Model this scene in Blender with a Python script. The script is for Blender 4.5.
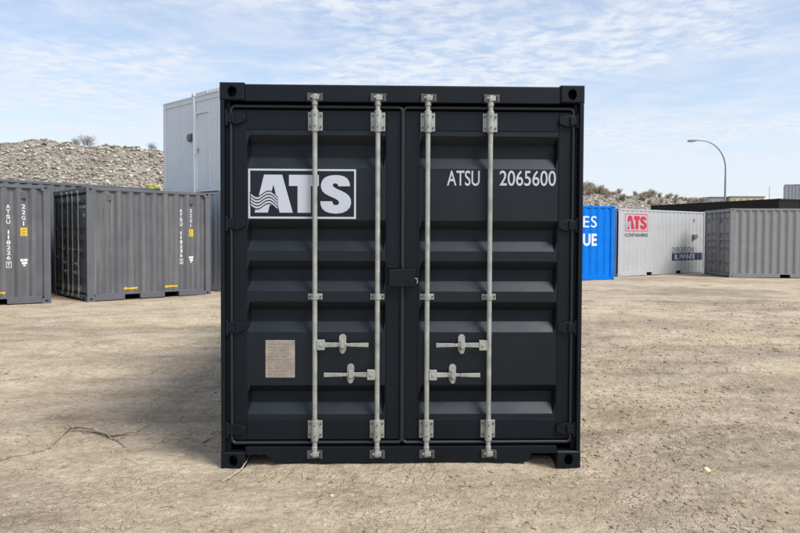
import bpy, bmesh, math, random
from mathutils import Vector, Matrix, noise

# ------------------------------------------------------------------ camera, sky, sun, exposure
sc = bpy.context.scene
for o in list(bpy.data.objects):
    bpy.data.objects.remove(o)
col = sc.collection

FPX, PITCH, ROLL, CAMH, CY = 659.28, 0.0274134, 0.0040577, 1.578, 253.89
cam_d = bpy.data.cameras.new('camera')
cam_d.sensor_fit = 'HORIZONTAL'
cam_d.sensor_width = 36.0
cam_d.lens = FPX / 800 * 36
cam_d.shift_y = (CY - 266.5) / 800
cam_d.clip_start = 0.05
cam_d.clip_end = 4000
cam = bpy.data.objects.new('camera', cam_d)
col.objects.link(cam)
R0 = Vector((1, 0, 0))
FW = Vector((0, math.cos(PITCH), -math.sin(PITCH)))
U0 = Vector((0, math.sin(PITCH), math.cos(PITCH)))
RT = math.cos(ROLL) * R0 + math.sin(ROLL) * U0
UP = math.cos(ROLL) * U0 - math.sin(ROLL) * R0
mw = Matrix((RT, UP, -FW)).transposed().to_4x4()
mw.translation = (0, 0, CAMH)
cam.matrix_world = mw
sc.camera = cam

SUN_EL, SUN_AZ = math.radians(51), math.radians(37)     # azimuth: 0 = straight from the right, + = towards the viewer
sdir = Vector((math.cos(SUN_EL) * math.cos(SUN_AZ), -math.cos(SUN_EL) * math.sin(SUN_AZ), math.sin(SUN_EL)))
sun_d = bpy.data.lights.new('sun', 'SUN')
sun_d.energy = 2.5
sun_d.angle = math.radians(23)
sun_d.color = (1.0, 0.955, 0.89)
sun = bpy.data.objects.new('sun', sun_d)
sun.rotation_euler = sdir.to_track_quat('Z', 'Y').to_euler()
sun.location = sdir * 60
col.objects.link(sun)

world = bpy.data.worlds.new('World')
sc.world = world
world.use_nodes = True
wn, wl = world.node_tree.nodes, world.node_tree.links
wn.clear()


def N(tree, typ, **kw):
    n = tree.nodes.new(typ)
    for k, v in kw.items():
        if k.startswith('i_'):
            key = k[2:]
            n.inputs[int(key) if key.isdigit() else key].default_value = v
        else:
            setattr(n, k, v)
    return n


wt = world.node_tree
sky = N(wt, 'ShaderNodeTexSky', sky_type='NISHITA', sun_disc=False, sun_elevation=SUN_EL,
        sun_rotation=math.atan2(sdir.x, sdir.y), altitude=50, air_density=1.0, dust_density=1.2, ozone_density=1.5)
tc = N(wt, 'ShaderNodeTexCoord')
sep = N(wt, 'ShaderNodeSeparateXYZ')
wl.new(tc.outputs['Generated'], sep.inputs[0])
zc = N(wt, 'ShaderNodeMath', operation='MAXIMUM', i_1=0.035)
wl.new(sep.outputs[2], zc.inputs[0])
dx = N(wt, 'ShaderNodeMath', operation='DIVIDE')
dy = N(wt, 'ShaderNodeMath', operation='DIVIDE')
wl.new(sep.outputs[0], dx.inputs[0]); wl.new(zc.outputs[0], dx.inputs[1])
wl.new(sep.outputs[1], dy.inputs[0]); wl.new(zc.outputs[0], dy.inputs[1])
cmb = N(wt, 'ShaderNodeCombineXYZ')
wl.new(dx.outputs[0], cmb.inputs[0]); wl.new(dy.outputs[0], cmb.inputs[1])
mapn = N(wt, 'ShaderNodeMapping')
mapn.inputs['Location'].default_value = (3.3, 1.7, 0)
mapn.inputs['Rotation'].default_value = (0, 0, math.radians(14))
wl.new(cmb.outputs[0], mapn.inputs[0])
n_big = N(wt, 'ShaderNodeTexNoise', i_Scale=0.55, i_Detail=4.0, i_Roughness=0.5, i_Distortion=0.5)
n_rip = N(wt, 'ShaderNodeTexNoise', i_Scale=7.5, i_Detail=5.0, i_Roughness=0.58, i_Distortion=0.35)
n_mid = N(wt, 'ShaderNodeTexNoise', i_Scale=1.7, i_Detail=6.0, i_Roughness=0.6, i_Distortion=0.8)
wl.new(mapn.outputs[0], n_mid.inputs[0])
wl.new(mapn.outputs[0], n_big.inputs[0]); wl.new(mapn.outputs[0], n_rip.inputs[0])
r_big = N(wt, 'ShaderNodeMapRange', interpolation_type='SMOOTHSTEP', i_1=0.38, i_2=0.62, i_3=0.0, i_4=1.0)
wl.new(n_big.outputs[0], r_big.inputs[0])
r_rip = N(wt, 'ShaderNodeMapRange', interpolation_type='SMOOTHSTEP', i_1=0.34, i_2=0.66)
wl.new(n_rip.outputs[0], r_rip.inputs[0])
# cover = veil + broad banks + ripples that come and go with the banks
r_mid = N(wt, 'ShaderNodeMapRange', interpolation_type='SMOOTHSTEP', i_1=0.36, i_2=0.68)
wl.new(n_mid.outputs[0], r_mid.inputs[0])
m1 = N(wt, 'ShaderNodeMath', operation='MULTIPLY')
wl.new(r_rip.outputs[0], m1.inputs[0]); wl.new(r_big.outputs[0], m1.inputs[1])
m2 = N(wt, 'ShaderNodeMath', operation='MULTIPLY_ADD', i_1=0.55)
m2b = N(wt, 'ShaderNodeMath', operation='MULTIPLY', i_1=0.30)
wl.new(r_mid.outputs[0], m2b.inputs[0])
wl.new(m1.outputs[0], m2.inputs[0]); wl.new(m2b.outputs[0], m2.inputs[2])
veil = N(wt, 'ShaderNodeMapRange', interpolation_type='SMOOTHSTEP', i_1=0.02, i_2=0.36, i_3=0.52, i_4=0.26)
wl.new(sep.outputs[2], veil.inputs[0])
m3 = N(wt, 'ShaderNodeMath', operation='ADD', use_clamp=True)
wl.new(m2.outputs[0], m3.inputs[0]); wl.new(veil.outputs[0], m3.inputs[1])
skym = N(wt, 'ShaderNodeVectorMath', operation='SCALE')
skym.inputs['Scale'].default_value = 1.0
wl.new(sky.outputs[0], skym.inputs[0])
mix = N(wt, 'ShaderNodeMix', data_type='RGBA')
wl.new(m3.outputs[0], mix.inputs[0])
wl.new(skym.outputs[0], mix.inputs[6])
mix.inputs[7].default_value = (4.3, 4.55, 5.0, 1)          # cloud radiance on the sky texture's own scale
bg = N(wt, 'ShaderNodeBackground', i_Strength=0.118)
wl.new(mix.outputs[2], bg.inputs[0])
wo = N(wt, 'ShaderNodeOutputWorld')
wl.new(bg.outputs[0], wo.inputs[0])

sc.view_settings.view_transform = 'Standard'
sc.view_settings.look = 'None'
sc.view_settings.gamma = 1
sc.view_settings.use_curve_mapping = False
sc.view_settings.exposure = 0.72

# ------------------------------------------------------------------ helpers
rnd = random.Random(7)


def tag(o, label=None, cat=None, group=None, kind=None):
    if label: o['label'] = label
    if cat: o['category'] = cat
    if group: o['group'] = group
    if kind: o['kind'] = kind
    return o


def empty(name, loc=(0, 0, 0), rz=0):
    o = bpy.data.objects.new(name, None)
    o.empty_display_size = 0.2
    o.location = loc
    o.rotation_euler = (0, 0, rz)
    col.objects.link(o)
    return o


def IDM(u, v, d):
    return (u, v, d)


class MB:
    """collects shapes, then links them as ONE mesh object"""
    def __init__(self, f=IDM):
        self.v, self.f, self.m = [], [], f

    def add(self, vs, fs):
        b = len(self.v)
        self.v += [self.m(*p) for p in vs]
        self.f += [tuple(b + i for i in f) for f in fs]

    def box(self, a0, a1, b0, b1, c0, c1):
        self.add([(a0, b0, c0), (a1, b0, c0), (a1, b1, c0), (a0, b1, c0), (a0, b0, c1), (a1, b0, c1), (a1, b1, c1), (a0, b1, c1)],
                 [(3, 2, 1, 0), (4, 5, 6, 7), (0, 1, 5, 4), (1, 2, 6, 5), (2, 3, 7, 6), (3, 0, 4, 7)])
        return self

    def prism(self, poly, c0, c1):
        n = len(poly)
        self.add([(p[0], p[1], c0) for p in poly] + [(p[0], p[1], c1) for p in poly],
                 [tuple(range(n - 1, -1, -1)), tuple(range(n, 2 * n))] + [(i, (i + 1) % n, n + (i + 1) % n, n + i) for i in range(n)])
        return self

    def tube(self, path, r, n=10, cap=True, closed=False):
        path = [Vector(p) for p in path]
        if not isinstance(r, (list, tuple)):
            r = [r] * len(path)
        k = len(path)
        vs, fs = [], []
        up = None
        for i, p in enumerate(path):
            if closed:
                t = path[(i + 1) % k] - path[i - 1]
            else:
                t = path[min(i + 1, k - 1)] - path[max(i - 1, 0)]
            t = t.normalized() if t.length > 1e-9 else Vector((0, 0, 1))
            if up is None:
                up = t.orthogonal().normalized()
            up = (up - t * up.dot(t))
            up = up.normalized() if up.length > 1e-6 else t.orthogonal().normalized()
            s = t.cross(up)
            for j in range(n):
                a = 2 * math.pi * j / n
                vs.append(tuple(p + (up * math.cos(a) + s * math.sin(a)) * r[i]))
        last = k if closed else k - 1
        for i in range(last):
            q = (i + 1) % k
            for j in range(n):
                fs.append((i * n + j, i * n + (j + 1) % n, q * n + (j + 1) % n, q * n + j))
        if cap and not closed:
            fs.append(tuple(range(n - 1, -1, -1)))
            fs.append(tuple((k - 1) * n + j for j in range(n)))
        self.add(vs, fs)
        return self

    def holed(self, u0, u1, v0, v1, cu, cv, ru, rv, d, depth):
        """rectangle at height d with an oval pocket"""
        angs = [2 * math.pi * i / 20 for i in range(20)]
        for (x, y) in ((u0, v0), (u1, v0), (u1, v1), (u0, v1)):
            angs.append(math.atan2(y - cv, x - cu) % (2 * math.pi))
        angs = sorted(angs)
        n = len(angs)
        out, ov = [], []
        for a in angs:
            c, s = math.cos(a), math.sin(a)
            t = 1e9
            if c > 1e-9: t = min(t, (u1 - cu) / c)
            if c < -1e-9: t = min(t, (u0 - cu) / c)
            if s > 1e-9: t = min(t, (v1 - cv) / s)
            if s < -1e-9: t = min(t, (v0 - cv) / s)
            out.append((cu + t * c, cv + t * s, d))
            ov.append((cu + ru * c, cv + rv * s, d))
        low = [(p[0], p[1], d - depth) for p in ov]
        fs = []
        for i in range(n):
            j = (i + 1) % n
            fs.append((i, j, n + j, n + i))
            fs.append((n + i, n + j, 2 * n + j, 2 * n + i))
        fs.append(tuple(range(2 * n, 3 * n)))
        self.add(out + ov + low, fs)
        return self

    def mesh(self, name, mat=None, smooth=False, recalc=True, weld=False):
        me = bpy.data.meshes.new(name)
        me.from_pydata(self.v, [], self.f)
        if recalc or weld:
            bm = bmesh.new(); bm.from_mesh(me)
            if weld:
                bmesh.ops.remove_doubles(bm, verts=bm.verts, dist=1e-5)
            if recalc:
                bmesh.ops.recalc_face_normals(bm, faces=bm.faces)
            bm.to_mesh(me); bm.free()
        if mat: me.materials.append(mat)
        if smooth:
            me.polygons.foreach_set('use_smooth', [True] * len(me.polygons))
        me.update()
        return me

    def build(self, name, mat, parent=None, bevel=0, smooth=False, recalc=True, weld=False, seg=2):
        o = bpy.data.objects.new(name, self.mesh(name, mat, smooth, recalc, weld))
        col.objects.link(o)
        o.parent = parent
        if bevel:
            b = o.modifiers.new('bevel', 'BEVEL')
            b.width = bevel; b.segments = seg; b.limit_method = 'ANGLE'; b.angle_limit = math.radians(35)
            b.harden_normals = False
        return o


def arc(cu, cv, r, a0, a1, n):
    return [(cu + r * math.cos(math.radians(a0 + (a1 - a0) * i / n)), cv + r * math.sin(math.radians(a0 + (a1 - a0) * i / n))) for i in range(n + 1)]


# ------------------------------------------------------------------ materials
def new_mat(name):
    m = bpy.data.materials.new(name)
    m.use_nodes = True
    t = m.node_tree
    return m, t, t.nodes['Principled BSDF'], t.links


def ramp(t, stops):
    r = t.nodes.new('ShaderNodeValToRGB')
    e = r.color_ramp.elements
    while len(e) > 1: e.remove(e[-1])
    e[0].position, e[0].color = stops[0][0], (*stops[0][1], 1)
    for p, c in stops[1:]:
        k = e.new(p); k.color = (*c, 1)
    return r


def paint(name, c, rough=0.42, var=0.12, dust=0.1, dustc=(0.34, 0.30, 0.24), metal=0.0, bump=0.12, streak=0.0, scale=1.0, spec=0.5, stint=(1, 1, 1)):
    """painted steel: slight tone changes, thin dust film, orange peel, optional run-off streaks"""
    m, t, b, L = new_mat(name)
    tcn = N(t, 'ShaderNodeTexCoord')
    n1 = N(t, 'ShaderNodeTexNoise', i_Scale=2.3 * scale, i_Detail=6.0, i_Roughness=0.6)
    n2 = N(t, 'ShaderNodeTexNoise', i_Scale=34.0 * scale, i_Detail=4.0, i_Roughness=0.6)
    L.new(tcn.outputs['Object'], n1.inputs[0]); L.new(tcn.outputs['Object'], n2.inputs[0])
    r1 = ramp(t, [(0.3, tuple(x * (1 - var) for x in c)), (0.7, tuple(min(1, x * (1 + var)) for x in c))])
    L.new(n1.outputs[0], r1.inputs[0])
    mp = N(t, 'ShaderNodeMapping')
    mp.inputs['Scale'].default_value = (9 * scale, 9 * scale, 0.55 * scale)
    L.new(tcn.outputs['Object'], mp.inputs[0])
    n3 = N(t, 'ShaderNodeTexNoise', i_Scale=1.0, i_Detail=5.0, i_Roughness=0.65)
    L.new(mp.outputs[0], n3.inputs[0])
    f2 = N(t, 'ShaderNodeMapRange', i_1=0.52, i_2=0.8, i_3=0.0, i_4=dust)
    L.new(n2.outputs[0], f2.inputs[0])
    f3 = N(t, 'ShaderNodeMapRange', i_1=0.5, i_2=0.78, i_3=dust * 0.25, i_4=dust * 0.25 + streak)
    L.new(n3.outputs[0], f3.inputs[0])
    ad = N(t, 'ShaderNodeMath', operation='ADD', use_clamp=True)
    L.new(f2.outputs[0], ad.inputs[0]); L.new(f3.outputs[0], ad.inputs[1])
    mx = N(t, 'ShaderNodeMix', data_type='RGBA')
    mx.inputs[7].default_value = (*dustc, 1)
    L.new(ad.outputs[0], mx.inputs[0]); L.new(r1.outputs[0], mx.inputs[6])
    L.new(mx.outputs[2], b.inputs['Base Color'])
    rr = N(t, 'ShaderNodeMapRange', i_1=0.3, i_2=0.7, i_3=rough - 0.06, i_4=rough + 0.1)
    L.new(n1.outputs[0], rr.inputs[0]); L.new(rr.outputs[0], b.inputs['Roughness'])
    b.inputs['Metallic'].default_value = metal
    b.inputs['Specular IOR Level'].default_value = spec
    b.inputs['Specular Tint'].default_value = (*stint, 1)
    if bump:
        bp = N(t, 'ShaderNodeBump', i_Strength=bump, i_Distance=0.004)
        L.new(n2.outputs[0], bp.inputs['Height']); L.new(bp.outputs[0], b.inputs['Normal'])
    return m


def plain(name, c, rough=0.6, metal=0.0, var=0.1, scale=30):
    m, t, b, L = new_mat(name)
    tcn = N(t, 'ShaderNodeTexCoord')
    n = N(t, 'ShaderNodeTexNoise', i_Scale=scale, i_Detail=4.0)
    L.new(tcn.outputs['Object'], n.inputs[0])
    r = ramp(t, [(0.3, tuple(x * (1 - var) for x in c)), (0.7, tuple(min(1, x * (1 + var)) for x in c))])
    L.new(n.outputs[0], r.inputs[0]); L.new(r.outputs[0], b.inputs['Base Color'])
    b.inputs['Roughness'].default_value = rough
    b.inputs['Metallic'].default_value = metal
    return m


M_BLACK = paint('black_paint', (0.0012, 0.0028, 0.0064), 0.45, 0.2, 0.004, streak=0.003, bump=0.05, spec=0.47, stint=(0.82, 0.93, 1.0))
M_BLACKF = paint('black_frame_paint', (0.0016, 0.0032, 0.0066), 0.49, 0.2, 0.006, streak=0.004, bump=0.05, spec=0.30, stint=(0.82, 0.93, 1.0))
M_RUBBER = plain('rubber_gasket', (0.009, 0.011, 0.014), 0.45)
M_ZINC = paint('galvanised_steel', (0.38, 0.40, 0.37), 0.48, 0.26, 0.45, (0.16, 0.145, 0.115), metal=0.35, bump=0.2, scale=5)
M_BOLT = plain('bolt_steel', (0.10, 0.10, 0.095), 0.5, 0.6)
M_DECAL = paint('pale_decal', (0.47, 0.505, 0.57), 0.5, 0.04, 0.02, bump=0)
M_DECALD = plain('dark_decal', (0.014, 0.017, 0.022), 0.45)
M_PLATE = paint('etched_plate', (0.36, 0.32, 0.275), 0.42, 0.25, 0.25, (0.25, 0.23, 0.2), metal=0.35, bump=0.1, scale=6)
M_GREY = paint('grey_paint', (0.100, 0.105, 0.117), 0.5, 0.12, 0.08, (0.36, 0.33, 0.28), streak=0.34)
M_GREY2 = paint('dark_grey_paint', (0.11, 0.118, 0.13), 0.5, 0.08, 0.06, streak=0.1)
M_GREYF = paint('grey_frame_paint', (0.095, 0.105, 0.122), 0.5, 0.08, 0.06, streak=0.08)
M_GDOOR = paint('grey_door_paint', (0.085, 0.09, 0.1), 0.5, 0.1, 0.06, streak=0.08)
M_LGREY = paint('pale_grey_paint', (0.205, 0.207, 0.21), 0.5, 0.07, 0.06, streak=0.12)
M_WHITE = paint('white_paint', (0.42, 0.435, 0.445), 0.5, 0.05, 0.05, (0.42, 0.4, 0.36), streak=0.12)
M_BLUE = paint('blue_paint', (0.0, 0.165, 0.66), 0.5, 0.08, 0.006, streak=0.01, spec=0.12)
M_CABIN = paint('cabin_paint', (0.62, 0.655, 0.69), 0.5, 0.05, 0.04, (0.4, 0.4, 0.38), streak=0.06)
M_CABIN2 = paint('cabin_lower_paint', (0.36, 0.395, 0.45), 0.5, 0.05, 0.04, streak=0.06)
M_DARK = plain('dark_underframe', (0.02, 0.02, 0.02), 0.8)
M_YEL = plain('yellow_mark', (0.72, 0.46, 0.03), 0.5)
M_RED = plain('red_decal', (0.50, 0.025, 0.06), 0.5)
M_NAVY = plain('navy_decal', (0.022, 0.03, 0.09), 0.5)
M_TXTW = plain('white_lettering', (0.72, 0.73, 0.74), 0.5)
M_TXTK = plain('black_lettering', (0.05, 0.05, 0.055), 0.5)


# ------------------------------------------------------------------ ground height
def sm(a, b, x):
    t = max(0.0, min(1.0, (x - a) / (b - a)))
    return t * t * (3 - 2 * t)


def base_h(x, y):
    return 0.06 * sm(11, 14, y) + 1.5 * sm(36, 50, y) * sm(6, 18, x)


def ground_h(x, y):
    h = base_h(x, y)
    d = math.hypot(x, y)
    fade = 1 - sm(14, 40, d)
    h += 0.010 * noise.fractal((x * 0.55, y * 0.55, 3.1), 1.0, 2.0, 3)
    if fade > 0:
        # dried, churned mud: hand-sized clods and flakes, finer grit between them
        k = noise.noise((x * 0.45 + 5, y * 0.6, 1.0))
        amt = 0.30 + 0.70 * sm(-0.30, 0.35, k + 0.10 * x)
        wx = x + 0.06 * noise.noise((x * 5, y * 5, 1.5)) + 0.02 * noise.noise((x * 17, y * 17, 3.5))
        wy = y + 0.06 * noise.noise((x * 5, y * 5, 4.5)) + 0.02 * noise.noise((x * 17, y * 17, 6.5))
        dd = noise.voronoi((wx * 6.0, wy * 8.5, 0.0))[0]
        f = min(dd[1] - dd[0], 0.42) / 0.42
        if y < 13:
            dd = noise.voronoi((wx * 15, wy * 19, 3.0))[0]
            f += 0.40 * min(dd[1] - dd[0], 0.4) / 0.4
        f *= 0.6 + 0.8 * noise.noise((x * 4.1, y * 5.2, 3.3))
        h += fade * amt * (0.0105 * f + 0.013 * (noise.noise((x * 6.5, y * 7.5, 9.2)) + 0.6 * noise.noise((x * 13, y * 15, 2.2)) + 0.4 * noise.noise((x * 25, y * 27, 6.1))))
        h += fade * amt * 0.016 * noise.noise((x * 1.9, y * 2.9, 7.7))
        h += fade * 0.003 * noise.fractal((x * 19, y * 21, 0.4), 0.8, 2.0, 2)
        h += 0.022 * sm(4.1, 4.34, y) * (1 - sm(4.55, 4.9, y)) * sm(-1.05, -0.75, x) * (1 - sm(0.75, 1.0, x))
        # old wheel ruts crossing from left to right
        for (c0, s, w, dp) in ((7.6, 0.05, 0.20, 0.034), (9.5, 0.05, 0.20, 0.032), (11.6, -0.03, 0.25, 0.03), (5.2, 0.12, 0.15, 0.020), (4.3, 0.12, 0.15, 0.014)):
            yy = y - (c0 + s * x + 0.12 * math.sin(x * 0.7 + c0))
            if abs(yy) < 1:
                h += -dp * math.exp(-(yy / w) ** 2) + dp * 0.6 * math.exp(-((abs(yy) - 2 * w) / w) ** 2)
    return h


def axis(parts):
    out = []
    for a, b, s in parts:
        n = max(1, int(round((b - a) / s)))
        out += [a + (b - a) * i / n for i in range(n)]
    out.append(parts[-1][1])
    return out


# ------------------------------------------------------------------ ground
def make_ground():
    m, t, b, L = new_mat('dry_earth')
    tcn = N(t, 'ShaderNodeTexCoord')
    O = tcn.outputs['Object']
    def nz(scale, detail=6.0, rough=0.6, sc3=None, dist=0.0):
        n = N(t, 'ShaderNodeTexNoise', i_Scale=scale, i_Detail=detail, i_Roughness=rough, i_Distortion=dist)
        if sc3:
            mp = N(t, 'ShaderNodeMapping'); mp.inputs['Scale'].default_value = sc3
            L.new(O, mp.inputs[0]); L.new(mp.outputs[0], n.inputs[0])
        else:
            L.new(O, n.inputs[0])
        return n
    big = nz(0.28, 5, 0.55, (0.7, 1.5, 1), 0.5)
    mid = nz(1.9, 9, 0.68, (0.9, 1.35, 1), 0.3)
    fine = nz(17, 9, 0.74, (0.9, 1.15, 1))
    grit = nz(120, 4, 0.7)
    r_mid = ramp(t, [(0.28, (0.33, 0.268, 0.194)), (0.45, (0.495, 0.408, 0.298)), (0.56, (0.57, 0.478, 0.356)), (0.72, (0.65, 0.557, 0.432))])
    L.new(mid.outputs[0], r_mid.inputs[0])
    r_big = ramp(t, [(0.36, (0.70, 0.70, 0.71)), (0.50, (0.96, 0.95, 0.94)), (0.62, (1.06, 1.05, 1.02))])
    L.new(big.outputs[0], r_big.inputs[0])
    r_fine = ramp(t, [(0.30, (0.50, 0.48, 0.46)), (0.42, (0.86, 0.85, 0.84)), (0.58, (1.05, 1.05, 1.05)), (0.74, (1.25, 1.25, 1.25))])
    L.new(fine.outputs[0], r_fine.inputs[0])
    r_grit = ramp(t, [(0.28, (0.50, 0.49, 0.47)), (0.45, (0.95, 0.95, 0.95)), (0.72, (1.28, 1.28, 1.28))])
    L.new(grit.outputs[0], r_grit.inputs[0])
    def mul(a, bb):
        x = N(t, 'ShaderNodeMix', data_type='RGBA', blend_type='MULTIPLY', i_0=1.0)
        L.new(a, x.inputs[6]); L.new(bb, x.inputs[7])
        return x.outputs[2]
    c = mul(mul(mul(r_mid.outputs[0], r_big.outputs[0]), r_fine.outputs[0]), r_grit.outputs[0])
    # scattered dark crumbs of earth
    vo = N(t, 'ShaderNodeTexVoronoi', i_Scale=15.0, i_Randomness=1.0)
    mp = N(t, 'ShaderNodeMapping'); mp.inputs['Scale'].default_value = (0.8, 1.5, 1)
    L.new(O, mp.inputs[0]); L.new(mp.outputs[0], vo.inputs[0])
    crumb = N(t, 'ShaderNodeMapRange', interpolation_type='SMOOTHSTEP', i_1=0.10, i_2=0.24, i_3=1.0, i_4=0.0)
    L.new(vo.outputs['Distance'], crumb.inputs[0])
    sep = N(t, 'ShaderNodeSeparateColor'); L.new(vo.outputs['Color'], sep.inputs[0])
    gate = N(t, 'ShaderNodeMath', operation='GREATER_THAN', i_1=0.72)
    L.new(sep.outputs[0], gate.inputs[0])
    cm = N(t, 'ShaderNodeMath', operation='MULTIPLY'); L.new(crumb.outputs[0], cm.inputs[0]); L.new(gate.outputs[0], cm.inputs[1])
    cm2 = N(t, 'ShaderNodeMath', operation='MULTIPLY', i_1=0.22); L.new(cm.outputs[0], cm2.inputs[0])
    mx = N(t, 'ShaderNodeMix', data_type='RGBA'); mx.inputs[7].default_value = (0.15, 0.125, 0.095, 1)
    L.new(cm2.outputs[0], mx.inputs[0]); L.new(c, mx.inputs[6])
    L.new(mx.outputs[2], b.inputs['Base Color'])
    b.inputs['Roughness'].default_value = 0.95
    b.inputs['Specular IOR Level'].default_value = 0.15
    # relief
    flake = nz(10, 10, 0.72, (0.85, 1.2, 1), 0.5)
    wv = N(t, 'ShaderNodeVectorMath', operation='MULTIPLY_ADD'); wv.inputs[1].default_value = (0.16, 0.16, 0.16)
    wn2 = nz(6, 4, 0.6); L.new(wn2.outputs['Color'], wv.inputs[0]); L.new(O, wv.inputs[2])
    ve = N(t, 'ShaderNodeTexVoronoi', feature='DISTANCE_TO_EDGE', i_Scale=13.0); L.new(wv.outputs[0], ve.inputs[0])
    plate = N(t, 'ShaderNodeMapRange', interpolation_type='SMOOTHSTEP', i_1=0.0, i_2=0.10, i_3=0.0, i_4=1.0); L.new(ve.outputs[0], plate.inputs[0])
    pm = nz(0.9, 4, 0.6); pmr = N(t, 'ShaderNodeMapRange', interpolation_type='SMOOTHSTEP', i_1=0.42, i_2=0.62, i_3=0.03, i_4=0.30); L.new(pm.outputs[0], pmr.inputs[0])
    pl2 = N(t, 'ShaderNodeMath', operation='MULTIPLY'); L.new(plate.outputs[0], pl2.inputs[0]); L.new(pmr.outputs[0], pl2.inputs[1])
    fl2 = N(t, 'ShaderNodeMath', operation='ADD'); L.new(flake.outputs[0], fl2.inputs[0]); L.new(pl2.outputs[0], fl2.inputs[1])
    flake = fl2
    a1 = N(t, 'ShaderNodeMath', operation='MULTIPLY_ADD', i_1=0.35); L.new(fine.outputs[0], a1.inputs[0]); L.new(flake.outputs[0], a1.inputs[2])
    a2 = N(t, 'ShaderNodeMath', operation='MULTIPLY_ADD', i_1=0.12); L.new(cm.outputs[0], a2.inputs[0]); L.new(a1.outputs[0], a2.inputs[2])
    a3 = N(t, 'ShaderNodeMath', operation='MULTIPLY_ADD', i_1=0.10); L.new(grit.outputs[0], a3.inputs[0]); L.new(a2.outputs[0], a3.inputs[2])
    bp = N(t, 'ShaderNodeBump', i_Strength=0.85, i_Distance=0.05)
    L.new(a3.outputs[0], bp.inputs['Height']); L.new(bp.outputs[0], b.inputs['Normal'])

    xs = axis([(-900, -120, 130), (-120, -40, 10), (-40, -12, 1.4), (-12, -4.2, 0.10), (-4.2, 4.2, 0.017), (4.2, 12, 0.10), (12, 40, 1.4), (40, 120, 8), (120, 900, 130)])
    ys = axis([(-400, -20, 95), (-20, 2.4, 0.8), (2.4, 6.0, 0.017), (6.0, 12, 0.04), (12, 20, 0.12), (20, 36, 0.6), (36, 60, 1.0), (60, 120, 6), (120, 1200, 120)])
    vs = [(x, y, ground_h(x, y)) for y in ys for x in xs]
    nx = len(xs)
    fs = [(j * nx + i, j * nx + i + 1, (j + 1) * nx + i + 1, (j + 1) * nx + i) for j in range(len(ys) - 1) for i in range(nx - 1)]
    me = bpy.data.meshes.new('ground'); me.from_pydata(vs, [], fs); me.materials.append(m)
    me.polygons.foreach_set('use_smooth', [True] * len(me.polygons))
    o = bpy.data.objects.new('ground', me); col.objects.link(o)
    tag(o, 'dry tan earth yard with ruts and loose grit', kind='structure')
    return m


M_EARTH = make_ground()

# ------------------------------------------------------------------ rubble mound
RIDGE = [(-140, 6.0), (-60, 7.4), (-35, 8.0), (-27.2, 7.9), (-25.2, 8.0), (-23.1, 7.75), (-20.4, 7.45), (-16.1, 7.15), (-8, 7.0), (5, 6.8),
         (14, 6.7), (20.7, 6.6), (24.2, 6.2), (27.2, 6.1), (29.5, 5.9), (32.9, 5.5), (35.7, 5.2), (45, 4.6), (60, 3.6), (85, 2.2), (110, 1.5), (160, 1.5)]


def ridge_h(x):
    for (a, h0), (b, h1) in zip(RIDGE, RIDGE[1:]):
        if x <= b:
            return h0 + (h1 - h0) * sm(a, b, x)
    return 1.5


def ridge_y(x):
    return 45 + 30 * sm(-8, 14, x)


def mound_h(x, y):
    hr = ridge_h(x)
    yr = ridge_y(x) + 1.4 * noise.noise((x * 0.12, 2.2, 0))
    run = hr / 0.62 + 1.0
    t = (y - (yr - run)) / run
    b = base_h(x, y) - 0.25
    if t <= 0: return b - 0.3
    prof = 0.80 * t + 0.20 * sm(0, 1, t) if t < 1 else 1 - 0.10 * sm(0, 20, y - yr)
    h = b + (hr - b) * min(prof, 1.0)
    k = sm(0, 0.25, t)
    h += k * (0.30 * noise.fractal((x * 0.35, y * 0.35, 5), 1.0, 2.0, 3) + 0.12 * noise.fractal((x * 1.7, y * 1.7, 8), 0.8, 2, 3))
    return h


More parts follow.
